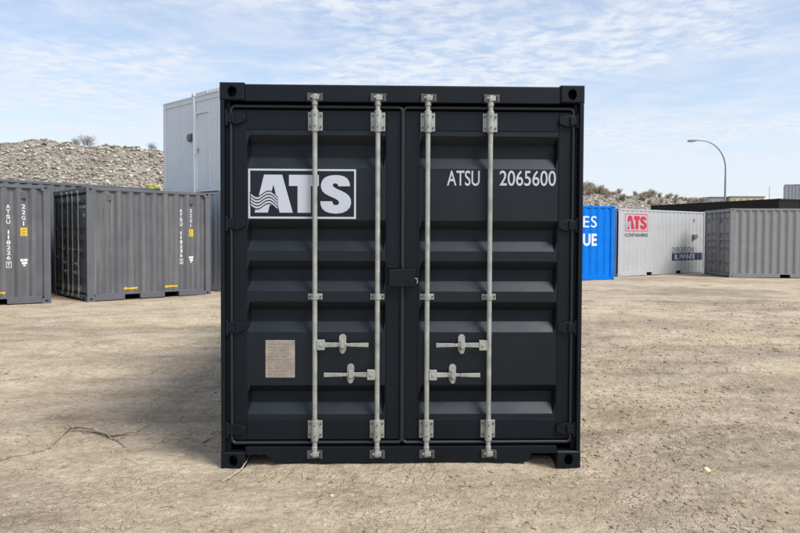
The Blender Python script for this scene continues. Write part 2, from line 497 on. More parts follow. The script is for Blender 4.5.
def make_mound():
    m, t, b, L = new_mat('rubble_soil')
    tcn = N(t, 'ShaderNodeTexCoord')
    n1 = N(t, 'ShaderNodeTexNoise', i_Scale=0.45, i_Detail=6.0, i_Roughness=0.6)
    n2 = N(t, 'ShaderNodeTexNoise', i_Scale=5.0, i_Detail=6.0, i_Roughness=0.7)
    L.new(tcn.outputs['Object'], n1.inputs[0]); L.new(tcn.outputs['Object'], n2.inputs[0])
    r1 = ramp(t, [(0.35, (0.25, 0.22, 0.175)), (0.65, (0.36, 0.33, 0.28))])
    r2 = ramp(t, [(0.35, (0.6, 0.6, 0.58)), (0.55, (1.0, 1.0, 1.0)), (0.7, (1.45, 1.45, 1.45))])
    L.new(n1.outputs[0], r1.inputs[0]); L.new(n2.outputs[0], r2.inputs[0])
    x = N(t, 'ShaderNodeMix', data_type='RGBA', blend_type='MULTIPLY', i_0=1.0)
    L.new(r1.outputs[0], x.inputs[6]); L.new(r2.outputs[0], x.inputs[7]); L.new(x.outputs[2], b.inputs['Base Color'])
    b.inputs['Roughness'].default_value = 0.95
    bp = N(t, 'ShaderNodeBump', i_Strength=0.9, i_Distance=0.15)
    L.new(n2.outputs[0], bp.inputs['Height']); L.new(bp.outputs[0], b.inputs['Normal'])
    xs = axis([(-140, -45, 4), (-45, -8, 0.35), (-8, 16, 1.2), (16, 48, 0.45), (48, 160, 4)])
    tt = axis([(-0.1, 1.15, 0.028), (1.15, 4.0, 0.3)])
    vs = []
    for u in tt:
        for xx in xs:
            run = ridge_h(xx) / 0.62 + 1.0
            yy = ridge_y(xx) + (u - 1) * run
            vs.append((xx, yy, mound_h(xx, yy)))
    nx = len(xs)
    fs = [(j * nx + i, j * nx + i + 1, (j + 1) * nx + i + 1, (j + 1) * nx + i) for j in range(len(tt) - 1) for i in range(nx - 1)]
    me = bpy.data.meshes.new('rubble_mound'); me.from_pydata(vs, [], fs); me.materials.append(m)
    me.polygons.foreach_set('use_smooth', [True] * len(me.polygons))
    o = bpy.data.objects.new('rubble_mound', me); col.objects.link(o)
    tag(o, 'long mound of broken rubble and soil behind the containers', kind='structure')


def stone_shapes(n, seed):
    r = random.Random(seed); out = []
    for _ in range(n):
        bm = bmesh.new()
        bmesh.ops.create_icosphere(bm, subdivisions=1, radius=0.5)
        ax = Vector((r.uniform(0.75, 1.25), r.uniform(0.6, 1.0), r.uniform(0.4, 0.75)))
        for v in bm.verts:
            k = r.uniform(0.72, 1.12)
            v.co = Vector((v.co.x * ax.x, v.co.y * ax.y, v.co.z * ax.z)) * k
        # flatten a couple of sides for broken faces
        for _k in range(3):
            d = Vector((r.gauss(0, 1), r.gauss(0, 1), r.gauss(0, 1))).normalized()
            for v in bm.verts:
                e = v.co.dot(d)
                if e > 0.24: v.co -= d * (e - 0.24)
        bm.verts.index_update()
        out.append(([v.co.copy() for v in bm.verts], [tuple(v.index for v in f.verts) for f in bm.faces]))
        bm.free()
    return out


def scatter(name, spots, mat, seed, label, smooth=False, shapes=14):
    r = random.Random(seed)
    sh = stone_shapes(shapes, seed + 1)
    vs, fs, cs = [], [], []
    for (p, s) in spots:
        V, F = r.choice(sh)
        rot = Matrix.Rotation(r.uniform(0, 6.28), 3, 'Z') @ Matrix.Rotation(r.uniform(-0.5, 0.5), 3, 'X') @ Matrix.Rotation(r.uniform(-0.5, 0.5), 3, 'Y')
        b = len(vs)
        c = r.random()
        for v in V:
            vs.append(tuple(rot @ v * s + p)); cs.append(c)
        fs += [tuple(b + i for i in f) for f in F]
    me = bpy.data.meshes.new(name); me.from_pydata(vs, [], fs); me.materials.append(mat)
    a = me.attributes.new('tone', 'FLOAT', 'POINT'); a.data.foreach_set('value', cs)
    if smooth: me.polygons.foreach_set('use_smooth', [True] * len(me.polygons))
    o = bpy.data.objects.new(name, me); col.objects.link(o)
    tag(o, label, kind='stuff')
    return o


def stone_mat(name, stops):
    m, t, b, L = new_mat(name)
    at = N(t, 'ShaderNodeAttribute', attribute_name='tone')
    r = ramp(t, stops); L.new(at.outputs['Fac'], r.inputs[0])
    tcn = N(t, 'ShaderNodeTexCoord')
    n = N(t, 'ShaderNodeTexNoise', i_Scale=14.0, i_Detail=5.0); L.new(tcn.outputs['Object'], n.inputs[0])
    r2 = ramp(t, [(0.3, (0.75, 0.75, 0.74)), (0.7, (1.15, 1.15, 1.15))]); L.new(n.outputs[0], r2.inputs[0])
    x = N(t, 'ShaderNodeMix', data_type='RGBA', blend_type='MULTIPLY', i_0=1.0)
    L.new(r.outputs[0], x.inputs[6]); L.new(r2.outputs[0], x.inputs[7]); L.new(x.outputs[2], b.inputs['Base Color'])
    b.inputs['Roughness'].default_value = 0.92
    b.inputs['Specular IOR Level'].default_value = 0.2
    return m


make_mound()
M_RUB = stone_mat('broken_concrete', [(0.0, (0.20, 0.17, 0.13)), (0.3, (0.32, 0.285, 0.235)), (0.6, (0.42, 0.385, 0.33)), (0.88, (0.52, 0.49, 0.44)), (1.0, (0.62, 0.60, 0.56))])
r = random.Random(21)
spots = []
for (x0, x1, n, smin, smax) in ((-36, -9, 12000, 0.08, 0.34), (-36, -9, 1300, 0.22, 0.5), (-36, -9, 40, 0.5, 0.85), (16, 46, 5600, 0.14, 0.45), (16, 46, 160, 0.4, 0.8), (-9, 16, 2600, 0.14, 0.45)):
    for _ in range(n):
        x = r.uniform(x0, x1)
        run = ridge_h(x) / 0.62 + 1.0
        y = ridge_y(x) + (r.uniform(0.22, 1.12) - 1) * run
        s = smin + (smax - smin) * r.random() ** 2.2
        spots.append((Vector((x, y, mound_h(x, y) + s * 0.12)), s))
scatter('rubble', spots, M_RUB, 5, 'loose broken stone and concrete lumps covering the mound')

# ------------------------------------------------------------------ decals (flat print) in u,v
LOGO_A1 = [(72, 340), (135, 85), (195, 85), (197, 150), (180, 215), (172, 290), (160, 340)]
LOGO_A2 = [(195, 85), (255, 85), (325, 340), (238, 340), (226, 290), (212, 215), (197, 150)]
LOGO_A3 = [(180, 215), (212, 215), (226, 290), (172, 290)]
LOGO_T1 = [(300, 85), (498, 85), (498, 160), (445, 160), (357, 160), (300, 160)]
LOGO_T2 = [(357, 160), (445, 160), (445, 340), (357, 340)]
LOGO_S = [(706, 160), (702, 132), (688, 108), (665, 93), (635, 86), (605, 85), (570, 89), (540, 101), (521, 121), (512, 148), (513, 172), (522, 193), (540, 211),
          (566, 225), (596, 238), (619, 250), (631, 262), (633, 274), (626, 284), (611, 288), (597, 284), (590, 274), (589, 262), (508, 262), (511, 290), (522, 313),
          (543, 331), (572, 341), (612, 345), (652, 340), (684, 326), (704, 304), (713, 276), (711, 247), (699, 224), (677, 206), (648, 191), (618, 178), (599, 167),
          (590, 156), (593, 145), (605, 140), (618, 142), (626, 151), (628, 160)]


def wave_band(y0, th, x0=40, x1=226):
    top, bot = [], []
    for i in range(19):
        X = x0 + (x1 - x0) * i / 18
        a = (X - 48) / 177 * 2 * math.pi * 1.08
        w = 22 * math.sin(a) + 14 * (X - 130) / 90 * (1 if X > 130 else 0)
        top.append((X, y0 + w)); bot.append((X, y0 + th + w))
    return top + bot[::-1]


class Decal:
    def __init__(self): self.polys = []
    def poly(self, p): self.polys.append(list(p)); return self
    def rect(self, a0, a1, b0, b1): return self.poly([(a0, b0), (a1, b0), (a1, b1), (a0, b1)])


def logo_decals(u0, v0, w, h):
    """the framed ATS mark: frame box = (u0,v0) lower left, w x h.  Returns (letters, dark wave, waves, frame)"""
    X0, X1, Y0, Y1 = 30, 746, 45, 380
    f = lambda p: (u0 + (p[0] - X0) / (X1 - X0) * w, v0 + (Y1 - p[1]) / (Y1 - Y0) * h)
    T = lambda P: [f(p) for p in P]
    let = Decal()
    for P in (LOGO_A1, LOGO_A2, LOGO_A3, LOGO_T1, LOGO_T2, LOGO_S): let.poly(T(P))
    dark = Decal().poly(T(wave_band(207, 92)))
    wav = Decal()
    for k in range(4): wav.poly(T(wave_band(216 + k * 21, 11.5, 46, 224)))
    fr = Decal()
    s = 13
    for (a, b, c, d) in ((X0, X1, Y0, Y0 + s), (X0, X1, Y1 - s, Y1), (X0, X0 + s, Y0 + s, Y1 - s), (X1 - s, X1, Y0 + s, Y1 - s)):
        fr.poly(T([(a, c), (b, c), (b, d), (a, d)]))
    return let, dark, wav, fr


_txt_cache = {}


def text_mesh(s, bold=0.0):
    key = (s, bold)
    if key not in _txt_cache:
        cu = bpy.data.curves.new('t', 'FONT'); cu.body = s; cu.size = 1; cu.offset = bold
        ob = bpy.data.objects.new('t', cu); col.objects.link(ob)
        dg = bpy.context.evaluated_depsgraph_get(); dg.update()
        me = bpy.data.meshes.new_from_object(ob.evaluated_get(dg))
        V = [(v.co.x, v.co.y) for v in me.vertices]; F = [tuple(p.vertices) for p in me.polygons]
        bpy.data.objects.remove(ob); bpy.data.curves.remove(cu); bpy.data.meshes.remove(me)
        xs = [v[0] for v in V]; ys = [v[1] for v in V]
        x0, x1, y0, y1 = min(xs), max(xs), min(ys), max(ys)
        _txt_cache[key] = ([((x - x0) / (x1 - x0), (y - y0) / (y1 - y0)) for x, y in V], F)
    return _txt_cache[key]


def put_decal(name, parts, fmap, mat, parent, lift=0.003, depth=None, cuts=None):
    """parts: Decal or list of (text, u0, u1, v0, v1, bold); depth(u): panel relief; cuts: u positions of the panel's folds"""
    vs, fs = [], []
    if isinstance(parts, Decal):
        for P in parts.polys:
            b = len(vs); vs += P; fs.append(tuple(range(b, b + len(P))))
    else:
        for (s, u0, u1, v0, v1, bold) in parts:
            V, F = text_mesh(s, bold); b = len(vs)
            vs += [(u0 + (u1 - u0) * x, v0 + (v1 - v0) * y) for x, y in V]
            fs += [tuple(b + i for i in f) for f in F]
    bm = bmesh.new()
    bv = [bm.verts.new((p[0], p[1], 0)) for p in vs]
    for f in fs:
        try: bm.faces.new([bv[i] for i in f])
        except ValueError: pass
    bm.normal_update()
    bmesh.ops.triangulate(bm, faces=[f for f in bm.faces if len(f.verts) > 4])
    if cuts:
        us = [p[0] for p in vs]; lo, hi = min(us), max(us)
        for c in cuts:
            if lo < c < hi:
                bmesh.ops.bisect_plane(bm, geom=bm.verts[:] + bm.edges[:] + bm.faces[:], dist=1e-6, plane_co=(c, 0, 0), plane_no=(1, 0, 0))
    for v in bm.verts:
        d = (depth(v.co.x) if depth else 0.0) + lift
        v.co = Vector(fmap(v.co.x, v.co.y, d))
    me = bpy.data.meshes.new(name); bm.to_mesh(me); bm.free()
    me.materials.append(mat)
    o = bpy.data.objects.new(name, me); col.objects.link(o); o.parent = parent
    return o


# ------------------------------------------------------------------ shipping container
W = 2.438
CAST = {}


def casting_mesh(key, mat):
    """corner fitting in its own frame: outward faces at -x and -y, box 0.178 x 0.162 x 0.118"""
    if (key, mat.name) in CAST: return CAST[(key, mat.name)]
    a, b, h, c = 0.178, 0.162, 0.118, 0.009
    m = MB()
    # end face (-x): u = b - y ; pocket oval
    m.m = lambda u, v, d: (-d, u, v)
    m.holed(c, b - c, c, h - c, b * 0.52, h * 0.52, 0.030, 0.038, 0, 0.10)
    m.add([(0, 0, -c), (b, 0, -c), (b, h, -c), (0, h, -c), (c, c, 0), (b - c, c, 0), (b - c, h - c, 0), (c, h - c, 0)],
          [(0, 1, 5, 4), (1, 2, 6, 5), (2, 3, 7, 6), (3, 0, 4, 7)])
    m.m = lambda u, v, d: (u, -d, v)
    m.holed(c, a, 0, h, a * 0.5, h * 0.5, 0.034, 0.026, 0, 0.035)
    m.m = IDM
    m.add([(c, b, 0), (a, b, 0), (a, b, h), (c, b, h)], [(0, 1, 2, 3)])
    m.add([(a, 0, 0), (a, b, 0), (a, b, h), (a, 0, h)], [(0, 1, 2, 3)])
    m.add([(c, 0, h), (a, 0, h), (a, b, h), (c, b, h)], [(0, 1, 2, 3)])
    m.add([(c, 0, 0), (a, 0, 0), (a, b, 0), (c, b, 0)], [(3, 2, 1, 0)])
    me = m.mesh('corner_casting', mat, recalc=False)
    CAST[(key, mat.name)] = me
    return me


def corr(u, u0, pitch=0.278, dep=0.036):
    """side-panel relief: 0 at the crest, -dep in the valley"""
    t = ((u - u0) % pitch) / pitch
    a, b, c = 0.26, 0.50, 0.76
    if t < a: return 0.0
    if t < b: return -dep * (t - a) / (b - a)
    if t < c: return -dep
    return -dep * (1 - (t - c) / (1 - c))


def folds(u0, u1, pitch=0.278):
    out, k = [], 0
    while True:
        for a in (0.0, 0.26, 0.50, 0.76):
            u = u0 + (k + a) * pitch
            if u >= u1: return out
            if u > u0: out.append(u)
        k += 1


def door_leaf(root, side, fm, H, P, handles, label=None):
    """one door leaf with its relief, frame, bars, hinges, handles"""
    D0 = -0.056
    hs = H / 2.591
    if side == 'L': uo0, pL, pR, uo1 = 0.076, 0.166, 1.107, 1.207
    else: uo0, pL, pR, uo1 = 1.231, 1.329, 2.279, 2.366
    # valleys: crest end (top), valley top, valley bottom, crest start (bottom)
    val = [(2.254, 2.19, 2.113, 2.033), (1.682, 1.617, 1.547, 1.474), (1.407, 1.342, 1.272, 1.200), (1.130, 1.065, 0.995, 0.922), (0.56, 0.503, 0.436, 0.361)]
    dep, sl = 0.056, 0.019
    pan = MB(fm)
    us = [pL - 0.01, pL + 0.004, pL + 0.004 + sl, pR - 0.004 - sl, pR - 0.004, pR + 0.01]
    vs = [0.31]
    dv = [0]
    for (a, b, c, d) in reversed(val):
        vs += [d, c, b, a]; dv += [0, 1, 1, 0]
    vs.append(2.30); dv.append(0)
    vs = [v * hs for v in vs]
    pts = []
    for v, k in zip(vs, dv):
        for i, u in enumerate(us):
            pts.append((u, v, D0 - (dep if (k and i in (2, 3)) else 0)))
    n = len(us)
    pan.add(pts, [(j * n + i, j * n + i + 1, (j + 1) * n + i + 1, (j + 1) * n + i) for j in range(len(vs) - 1) for i in range(n - 1)])
    door = pan.build('door', P['door'], root, recalc=False)
    if label: door['label'] = label
    f = MB(fm)
    z0, z1 = 0.187 * hs, 2.421 * hs
    f.box(uo0, pL, z0, z1, D0 - 0.05, D0 + 0.005)
    f.box(pR, uo1, z0, z1, D0 - 0.05, D0 + 0.005)
    f.box(pL, pR, 2.288 * hs, z1, D0 - 0.05, D0 + 0.0045)
    f.box(pL, pR, z0, 0.324 * hs, D0 - 0.05, D0 + 0.0045)
    f.build('door_frame', P['frame'], door, bevel=0.004)
    bk = MB(fm); bk.box(uo0, uo1, z0, z1, D0 - 0.075, D0 - 0.052); bk.build('door_lining', P['frame'], door)
    # gasket
    g0, g1 = uo0 - 0.010, uo1 + 0.010
    q0, q1 = 0.170 * hs, 2.441 * hs
    rr = 0.03
    loop = arc(g1 - rr, q0 + rr, rr, -90, 0, 5) + arc(g1 - rr, q1 - rr, rr, 0, 90, 5) + arc(g0 + rr, q1 - rr, rr, 90, 180, 5) + arc(g0 + rr, q0 + rr, rr, 180, 270, 5)
    gk = MB(fm); gk.tube([(u, v, D0 + 0.012) for u, v in loop], 0.0125, 10, closed=True)
    gk.build('gasket', P['rubber'], door, smooth=True)
    # hinges
    for v in (2.358, 1.655, 0.957, 0.262):
        v *= hs
        h = MB(fm)
        if side == 'L': X = lambda u: u
        else: X = lambda u: W - u
        poly = [(0.030, -0.040), (0.096, -0.041), (0.128, -0.034), (0.156, -0.022), (0.162, -0.012), (0.162, 0.014), (0.154, 0.024), (0.126, 0.034), (0.096, 0.040), (0.030, 0.040)]
        h.prism([(X(a), v + b) for a, b in poly], D0 - 0.002, D0 + 0.024)
        h.box(min(X(0.036), X(0.090)), max(X(0.036), X(0.090)), v - 0.030, v + 0.030, D0 + 0.02, D0 + 0.036)
        h.tube([(X(0.037), v - 0.052, D0 + 0.026), (X(0.037), v + 0.052, D0 + 0.026)], 0.014, 10)
        h.build('hinge', P['frame'], door, bevel=0.004)
    # bars
    bars = (0.629, 1.05) if side == 'L' else (1.386, 1.808)
    Z = P['zinc']
    for k, u in enumerate(bars):
        b = MB(fm)
        b.tube([(u, 0.085 * hs, -0.022), (u, 2.515 * hs, -0.022)], 0.0165, 14)
        b.build('locking_bar', Z, door, smooth=False)
        # cams and keepers
        for (v, s) in ((2.498 * hs, 1), (0.100 * hs, -1)):
            c = MB(fm)
            c.box(u - 0.014, u + 0.030, v - 0.016 * s if s > 0 else v - 0.012, v + 0.012 if s > 0 else v + 0.016, -0.030, 0.004)
            c.tube([(u, v - 0.05 * s, -0.022), (u, v + 0.022 * s, -0.022)], 0.0215, 14)
            c.tube([(u + 0.026, v + 0.018, -0.014), (u + 0.026, v - 0.018, -0.014)], 0.012, 10)
            c.box(u - 0.030, u - 0.012, v + 0.002 * s - 0.006, v + 0.002 * s + 0.010, -0.026, -0.002)
            c.build('cam', Z, door, bevel=0.003)
            kp = MB(fm)
            kp.box(u - 0.050, u - 0.030, v - 0.024, v + 0.026, -0.014, 0.008)
            kp.box(u + 0.036, u + 0.054, v - 0.026, v + 0.024, -0.014, 0.008)
            kp.box(u - 0.050, u + 0.052, v - 0.028, v + 0.028, -0.0145, -0.009)
            kp.build('cam_keeper', P['keeper'], door, bevel=0.003)
        for (v0, v1) in ((2.281, 2.407), (0.199, 0.322)):
            v0 *= hs; v1 *= hs
            br = MB(fm)
            br.box(u - 0.049, u + 0.049, v0, v1, D0 + 0.004, D0 + 0.011)
            br.tube([(u, v0 - 0.010, -0.022), (u, v1 + 0.008, -0.022)], 0.0245, 14)
            br.box(u - 0.024, u + 0.024, v0 + 0.002, v1 - 0.002, D0 + 0.006, -0.020)
            br.build('bar_bracket', Z, door, bevel=0.003)
            for (du, dd) in ((-0.037, 0.011), (0.037, 0.011), (0.0, 0.0575)):
                for t in (0.2, 0.8):
                    bo = MB(fm)
                    vv = v0 + (v1 - v0) * t
                    bo.tube([(u + du, vv, D0 + dd - 0.002), (u + du, vv, D0 + dd + 0.006)], 0.0065 if du else 0.0045, 6)
                    bo.build('bolt', P['bolt'], door)
        vm = 1.165 * hs
        br = MB(fm)
        br.box(u - 0.048, u + 0.048, vm - 0.020, vm + 0.020, D0 + 0.001, D0 + 0.010)
        br.box(u - 0.023, u + 0.023, vm - 0.0195, vm + 0.0195, D0 + 0.008, -0.012)
        br.tube([(u, vm - 0.018, -0.022), (u, vm + 0.018, -0.022)], 0.0225, 14)
        br.build('bar_guide', Z, door, bevel=0.002)
        for du in (-0.037, 0.037):
            bo = MB(fm); bo.tube([(u + du, vm, D0 + 0.008), (u + du, vm, D0 + 0.017)], 0.0065, 6); bo.build('bolt', P['bolt'], door)
    if handles:
        hl = [(0.629, 1, 0.842, 0.991, 0.815), (1.05, -1, 0.640, 0.691, 0.869)] if side == 'L' else [(1.808, -1, 0.840, 1.447, 1.624), (1.386, 1, 0.637, 1.748, 1.563)]
        for (ub, s, v, uend, uret) in hl:
            v *= hs
            h = MB(fm)
            a0, a1 = sorted((ub + s * 0.015, ub + s * 0.068))
            h.box(a0, a1, v - 0.035, v + 0.033, -0.036, -0.004)
            h.box(min(ub, ub + s * 0.03), max(ub, ub + s * 0.03), v - 0.024, v + 0.022, -0.034, -0.010)
            # flat bar: shank, neck at the catch, hand grip
            def strip(p, q, ha, hb, da, db, th=0.009):
                h.add([(p, v - ha, da), (q, v - hb, db), (q, v + hb, db), (p, v + ha, da), (p, v - ha, da - th), (q, v - hb, db - th), (q, v + hb, db - th), (p, v + ha, da - th)],
                      [(0, 1, 2, 3), (7, 6, 5, 4), (0, 4, 5, 1), (1, 5, 6, 2), (2, 6, 7, 3), (3, 7, 4, 0)])
            u1 = ub + s * 0.066
            u2 = uret - s * 0.035
            u3 = uret + s * 0.05
            strip(u1, u2, 0.017, 0.015, -0.010, -0.014)
            strip(u2, u3, 0.015, 0.010, -0.014, -0.010)
            strip(u3, uend, 0.012, 0.015, -0.009, -0.004)
            h.tube([(ub + s * 0.042, v, -0.006), (ub + s * 0.042, v, 0.002)], 0.011, 10)
            h.build('handle', Z, door, bevel=0.003)
            rt = MB(fm)
            pl = [(uret + a, v + 0.045 + b) for a, b in arc(0, 0, 0.024, 0, 180, 8)] + [(uret + a, v - 0.035 + b) for a, b in arc(0, 0, 0.024, 180, 360, 8)]
            rt.prism(pl, D0 + 0.003, D0 + 0.012)
            rt.box(uret - 0.013, uret + 0.013, v - 0.016, v + 0.022, D0 + 0.010, -0.014)
            rt.prism([(uret + a, v + 0.006 + b) for a, b in arc(0, 0, 0.021, 0, 350, 12)], -0.012, 0.001)
            rt.box(uret - 0.009, uret + 0.016, v - 0.02, v + 0.034, -0.008, 0.006)
            rt.tube([(uret, v - 0.045, D0 + 0.011), (uret, v - 0.045, D0 + 0.030)], 0.018, 10)
            rt.build('handle_catch', Z, door, bevel=0.002)
    return door


def container(loc, yaw, L, P, H=2.591, doors=True, dep=0.036, pockets=True, label='', group=None, name='shipping_container', dlabel=None):
    """local frame: x along the length (door end at x=0 facing -x), y across (near side y=0 facing -y), z up; origin at the near door-end bottom corner"""
    root = empty(name, loc, yaw)
    tag(root, label, 'container', group)
    DEP[root.name] = dep
    FE = lambda u, v, d: (-d, W - u, v)                 # door end
    FB = lambda u, v, d: (L + d, u, v)                  # far end
    FS = lambda u, v, d: (u, -d, v)                     # near long side
    FO = lambda u, v, d: (L - u, W + d, v)              # other long side
    hs = H / 2.591
    ch = 0.118
    # corner castings
    for (x, y, sx, sy) in ((0, 0, 1, 1), (0, W, 1, -1), (L, 0, -1, 1), (L, W, -1, -1)):
        for (z, sz) in ((0, 1), (H, -1)):
            c = bpy.data.objects.new('corner_casting', casting_mesh('c', P['frame']))
            col.objects.link(c); c.parent = root
            c.location = (x, y, z); c.scale = (sx, sy, sz)
    # posts
    for (x, y, sx, sy) in ((0, 0, 1, 1), (0, W, 1, -1), (L, 0, -1, 1), (L, W, -1, -1)):
        p = MB(lambda a, b, c, x=x, y=y, sx=sx, sy=sy: (x + sx * a, y + sy * b, c))
        if x == 0:
            p.prism([(0.004, 0.003), (0.004, 0.030), (0.030, 0.034), (0.050, 0.036), (0.050, 0.060), (0.16, 0.060), (0.16, 0.003)], ch - 0.004, H - ch + 0.004)
        else:
            p.prism([(0.004, 0.003), (0.004, 0.13), (0.05, 0.13), (0.05, 0.05), (0.14, 0.05), (0.14, 0.003)], ch - 0.004, H - ch + 0.004)
        p.build('corner_post', P['frame'], root, bevel=0.004)
    # header, sill at the door end
    if doors:
        h = MB(FE); h.box(0.1625, W - 0.1625, 2.468 * hs, H - 0.012, -0.13, -0.0115)
        h.build('door_header', P['frame'], root, bevel=0.005)
        s = MB(FE)
        zb = 0.042
        pl = [(0.1625, 0.097), (0.30, 0.097), (0.363, zb), (2.075, zb), (2.095, 0.100), (W - 0.1625, 0.100), (W - 0.1625, 0.150 * hs), (0.1625, 0.150 * hs)]
        s.prism(pl, -0.13, -0.0115)
        s.build('door_sill', P['frame'], root, bevel=0.004)
        door_leaf(root, 'L', FE, H, P, True, dlabel and dlabel[0])
        door_leaf(root, 'R', FE, H, P, True, dlabel and dlabel[1])
    else:
        for (za, zb) in ((H - 0.11, H - 0.008), (0.02, 0.14)):
            e = MB(FE); e.box(0.1625, W - 0.1625, za, zb, -0.1, -0.006); e.build('end_rail', P['frame'], root, bevel=0.004)
        corr_panel('end_panel', FE, 0.1, W - 0.1, 0.13, H - 0.1, P['panel'], root, -0.03, dep=dep)
    for (za, zb) in ((H - 0.11, H - 0.008), (0.02, 0.14)):
        e = MB(FB); e.box(0.1625, W - 0.1625, za, zb, -0.1, -0.006); e.build('end_rail', P['frame'], root, bevel=0.004)
    corr_panel('end_panel', FB, 0.1, W - 0.1, 0.13, H - 0.1, P['panel'], root, -0.03, dep=dep)
    # long sides
    pc = L / 2
    off = 1.025 if L > 5 else 0.475
    pw = 0.18
    for F in (FS, FO):
        tr = MB(F); tr.box(0.1785, L - 0.1785, H - 0.075, H - 0.010, -0.065, -0.005)
        tr.build('top_rail', P['frame'], root, bevel=0.004)
        br = MB(F)
        z0, zp, z1 = 0.020, 0.132, 0.165
        br.box(0.1785, L - 0.1785, zp, z1, -0.06, -0.006)
        segs = [0.1785, pc - off - pw, pc - off + pw, pc + off - pw, pc + off + pw, L - 0.1785] if pockets else [0.1785, L - 0.1785]
        for i in range(0, len(segs), 2):
            br.box(segs[i], segs[i + 1], z0, zp, -0.06, -0.006)
        br.build('bottom_rail', P['frame'], root, bevel=0.004)
        corr_panel('side_panel', F, 0.13, L - 0.13, 0.150, H - 0.05, P['panel'], root, -0.012, dep=dep)
    if pockets:
        for c in (pc - off, pc + off):
            for s in (-1, 1):
                t = MB(); t.box(*sorted((c + s * pw, c + s * (pw + 0.006))), 0.062, W - 0.062, 0.022, 0.131)
                t.build('fork_pocket_wall', M_DARK, root)
    fl = MB(); fl.box(0.16, L - 0.12, 0.066, W - 0.066, 0.135, 0.17); fl.build('floor', M_DARK, root)
    cr = MB()
    k = 0.5
    while k < L - 0.3:
        if not pockets or all(abs(k - c) > pw + 0.06 for c in (pc - off, pc + off)):
            cr.box(k - 0.02, k + 0.02, 0.066, W - 0.066, 0.03, 0.1345)
        k += 0.3
    cr.build('cross_members', M_DARK, root)
    rf = MB(); rf.box(0.02, L - 0.02, 0.02, W - 0.02, H - 0.03, H - 0.0085); rf.build('roof', P['panel'], root)
    return root, FE, FS


def corr_panel(name, F, u0, u1, v0, v1, mat, root, d0, pitch=0.278, dep=0.036):
    cuts = [u0] + folds(u0, u1, pitch) + [u1]
    m = MB(F)
    n = len(cuts)
    m.add([(u, v0, d0 + corr(u, u0, pitch, dep)) for u in cuts] + [(u, v1, d0 + corr(u, u0, pitch, dep)) for u in cuts], [(i, i + 1, n + i + 1, n + i) for i in range(n - 1)])
    return m.build(name, mat, root, recalc=False)


DEP = {}


def side_decal(name, parts, F, mat, root, lift=0.003):
    return put_decal(name, parts, F, mat, root, lift, lambda u: -0.012 + corr(u, 0.13, 0.278, DEP.get(root.name, 0.036)), folds(0.13, 30))


def PAL(panel, frame, door, zinc=None, rubber=None, keeper=None):
    return dict(panel=panel, frame=frame, door=door, zinc=zinc or M_ZINC, rubber=rubber or M_RUBBER, bolt=M_BOLT, keeper=keeper or M_ZINC)


# --- the black container
a0 = 0.0247137
cb, FE, FS = container((-1.2003 + W * math.cos(a0), 4.38999 + W * math.sin(a0), 0), a0 + math.pi / 2, 6.058, PAL(M_BLACK, M_BLACKF, M_BLACK, keeper=M_BOLT),
                       label='large black container in the foreground with closed double doors facing us', dlabel=('black door with framed white mark and metal plate', 'black door with white serial number'))
doors = [o for o in cb.children if o.name.startswith('door') and 'label' in o]
dL, dR = doors
D0 = -0.056
let, dark, wav, fr = logo_decals(0.178, 1.691, 0.725, 0.335)
put_decal('logo_letters', let, FE, M_DECAL, dL, D0 + 0.0012)
put_decal('logo_wave_ground', dark, FE, M_DECALD, dL, D0 + 0.0018)
put_decal('logo_waves', wav, FE, M_DECAL, dL, D0 + 0.0024)
put_decal('logo_frame', fr, FE, M_DECAL, dL, D0 + 0.0012)
put_decal('prefix_lettering', [('ATSU', 1.519, 1.741, 1.919, 2.022, 0.006)], FE, M_DECAL, dR, D0 + 0.0014)
put_decal('number_lettering', [('2065600', 1.877, 2.261, 1.921, 2.024, 0.006)], FE, M_DECAL, dR, D0 + 0.0014)
m = MB(FE); m.box(0.292, 0.491, 0.612, 0.868, D0 + 0.001, D0 + 0.005)
pl = m.build('data_plate', M_PLATE, dL, bevel=0.002)
m = MB(FE)
for (u, v) in ((0.300, 0.860), (0.391, 0.860), (0.483, 0.860), (0.300, 0.74), (0.483, 0.72), (0.300, 0.620), (0.483, 0.620)):
    m.tube([(u, v, D0 + 0.004), (u, v, D0 + 0.0075)], 0.005, 8)
m.build('rivets', M_ZINC, dL)
pr = Decal()
rr = random.Random(4)
for k in range(11):
    v = 0.842 - k * 0.0205
    a = 0.312
    while a < 0.462:
        w = rr.uniform(0.012, 0.05)
        pr.rect(a, min(a + w, 0.472), v - 0.0045, v + (0.0 if k % 4 else 0.003)); a += w + rr.uniform(0.008, 0.03)
put_decal('plate_print', pr, FE, plain('etched_print', (0.25, 0.22, 0.185), 0.5, 0.3), dL, D0 + 0.0056)
# lock box across the meeting edge
m = MB(FE)
m.box(1.129, 1.302, 1.350, 1.356, -0.050, 0.004); m.box(1.129, 1.302, 1.238, 1.351, -0.002, 0.004)
m.box(1.129, 1.135, 1.238, 1.351, -0.050, -0.001); m.box(1.296, 1.302, 1.238, 1.351, -0.050, -0.001)
m.build('lock_box', M_BLACKF, dR, bevel=0.003)
m = MB(FE); m.box(1.120, 1.190, 1.360, 1.374, -0.052, -0.006); m.box(1.126, 1.180, 1.250, 1.360, -0.052, -0.030); m.build('lock_box_tab', M_BLACKF, dL, bevel=0.003)
m = MB(FE); m.tube([(1.302, 1.29, -0.02), (1.316, 1.29, -0.02), (1.320, 1.272, -0.02), (1.316, 1.258, -0.02)], 0.004, 8); m.build('lock_box_ring', M_ZINC, dR)

# --- the containers around the yard
Z0 = 0.06
PG = PAL(M_GREY, M_GREYF, M_GDOOR)


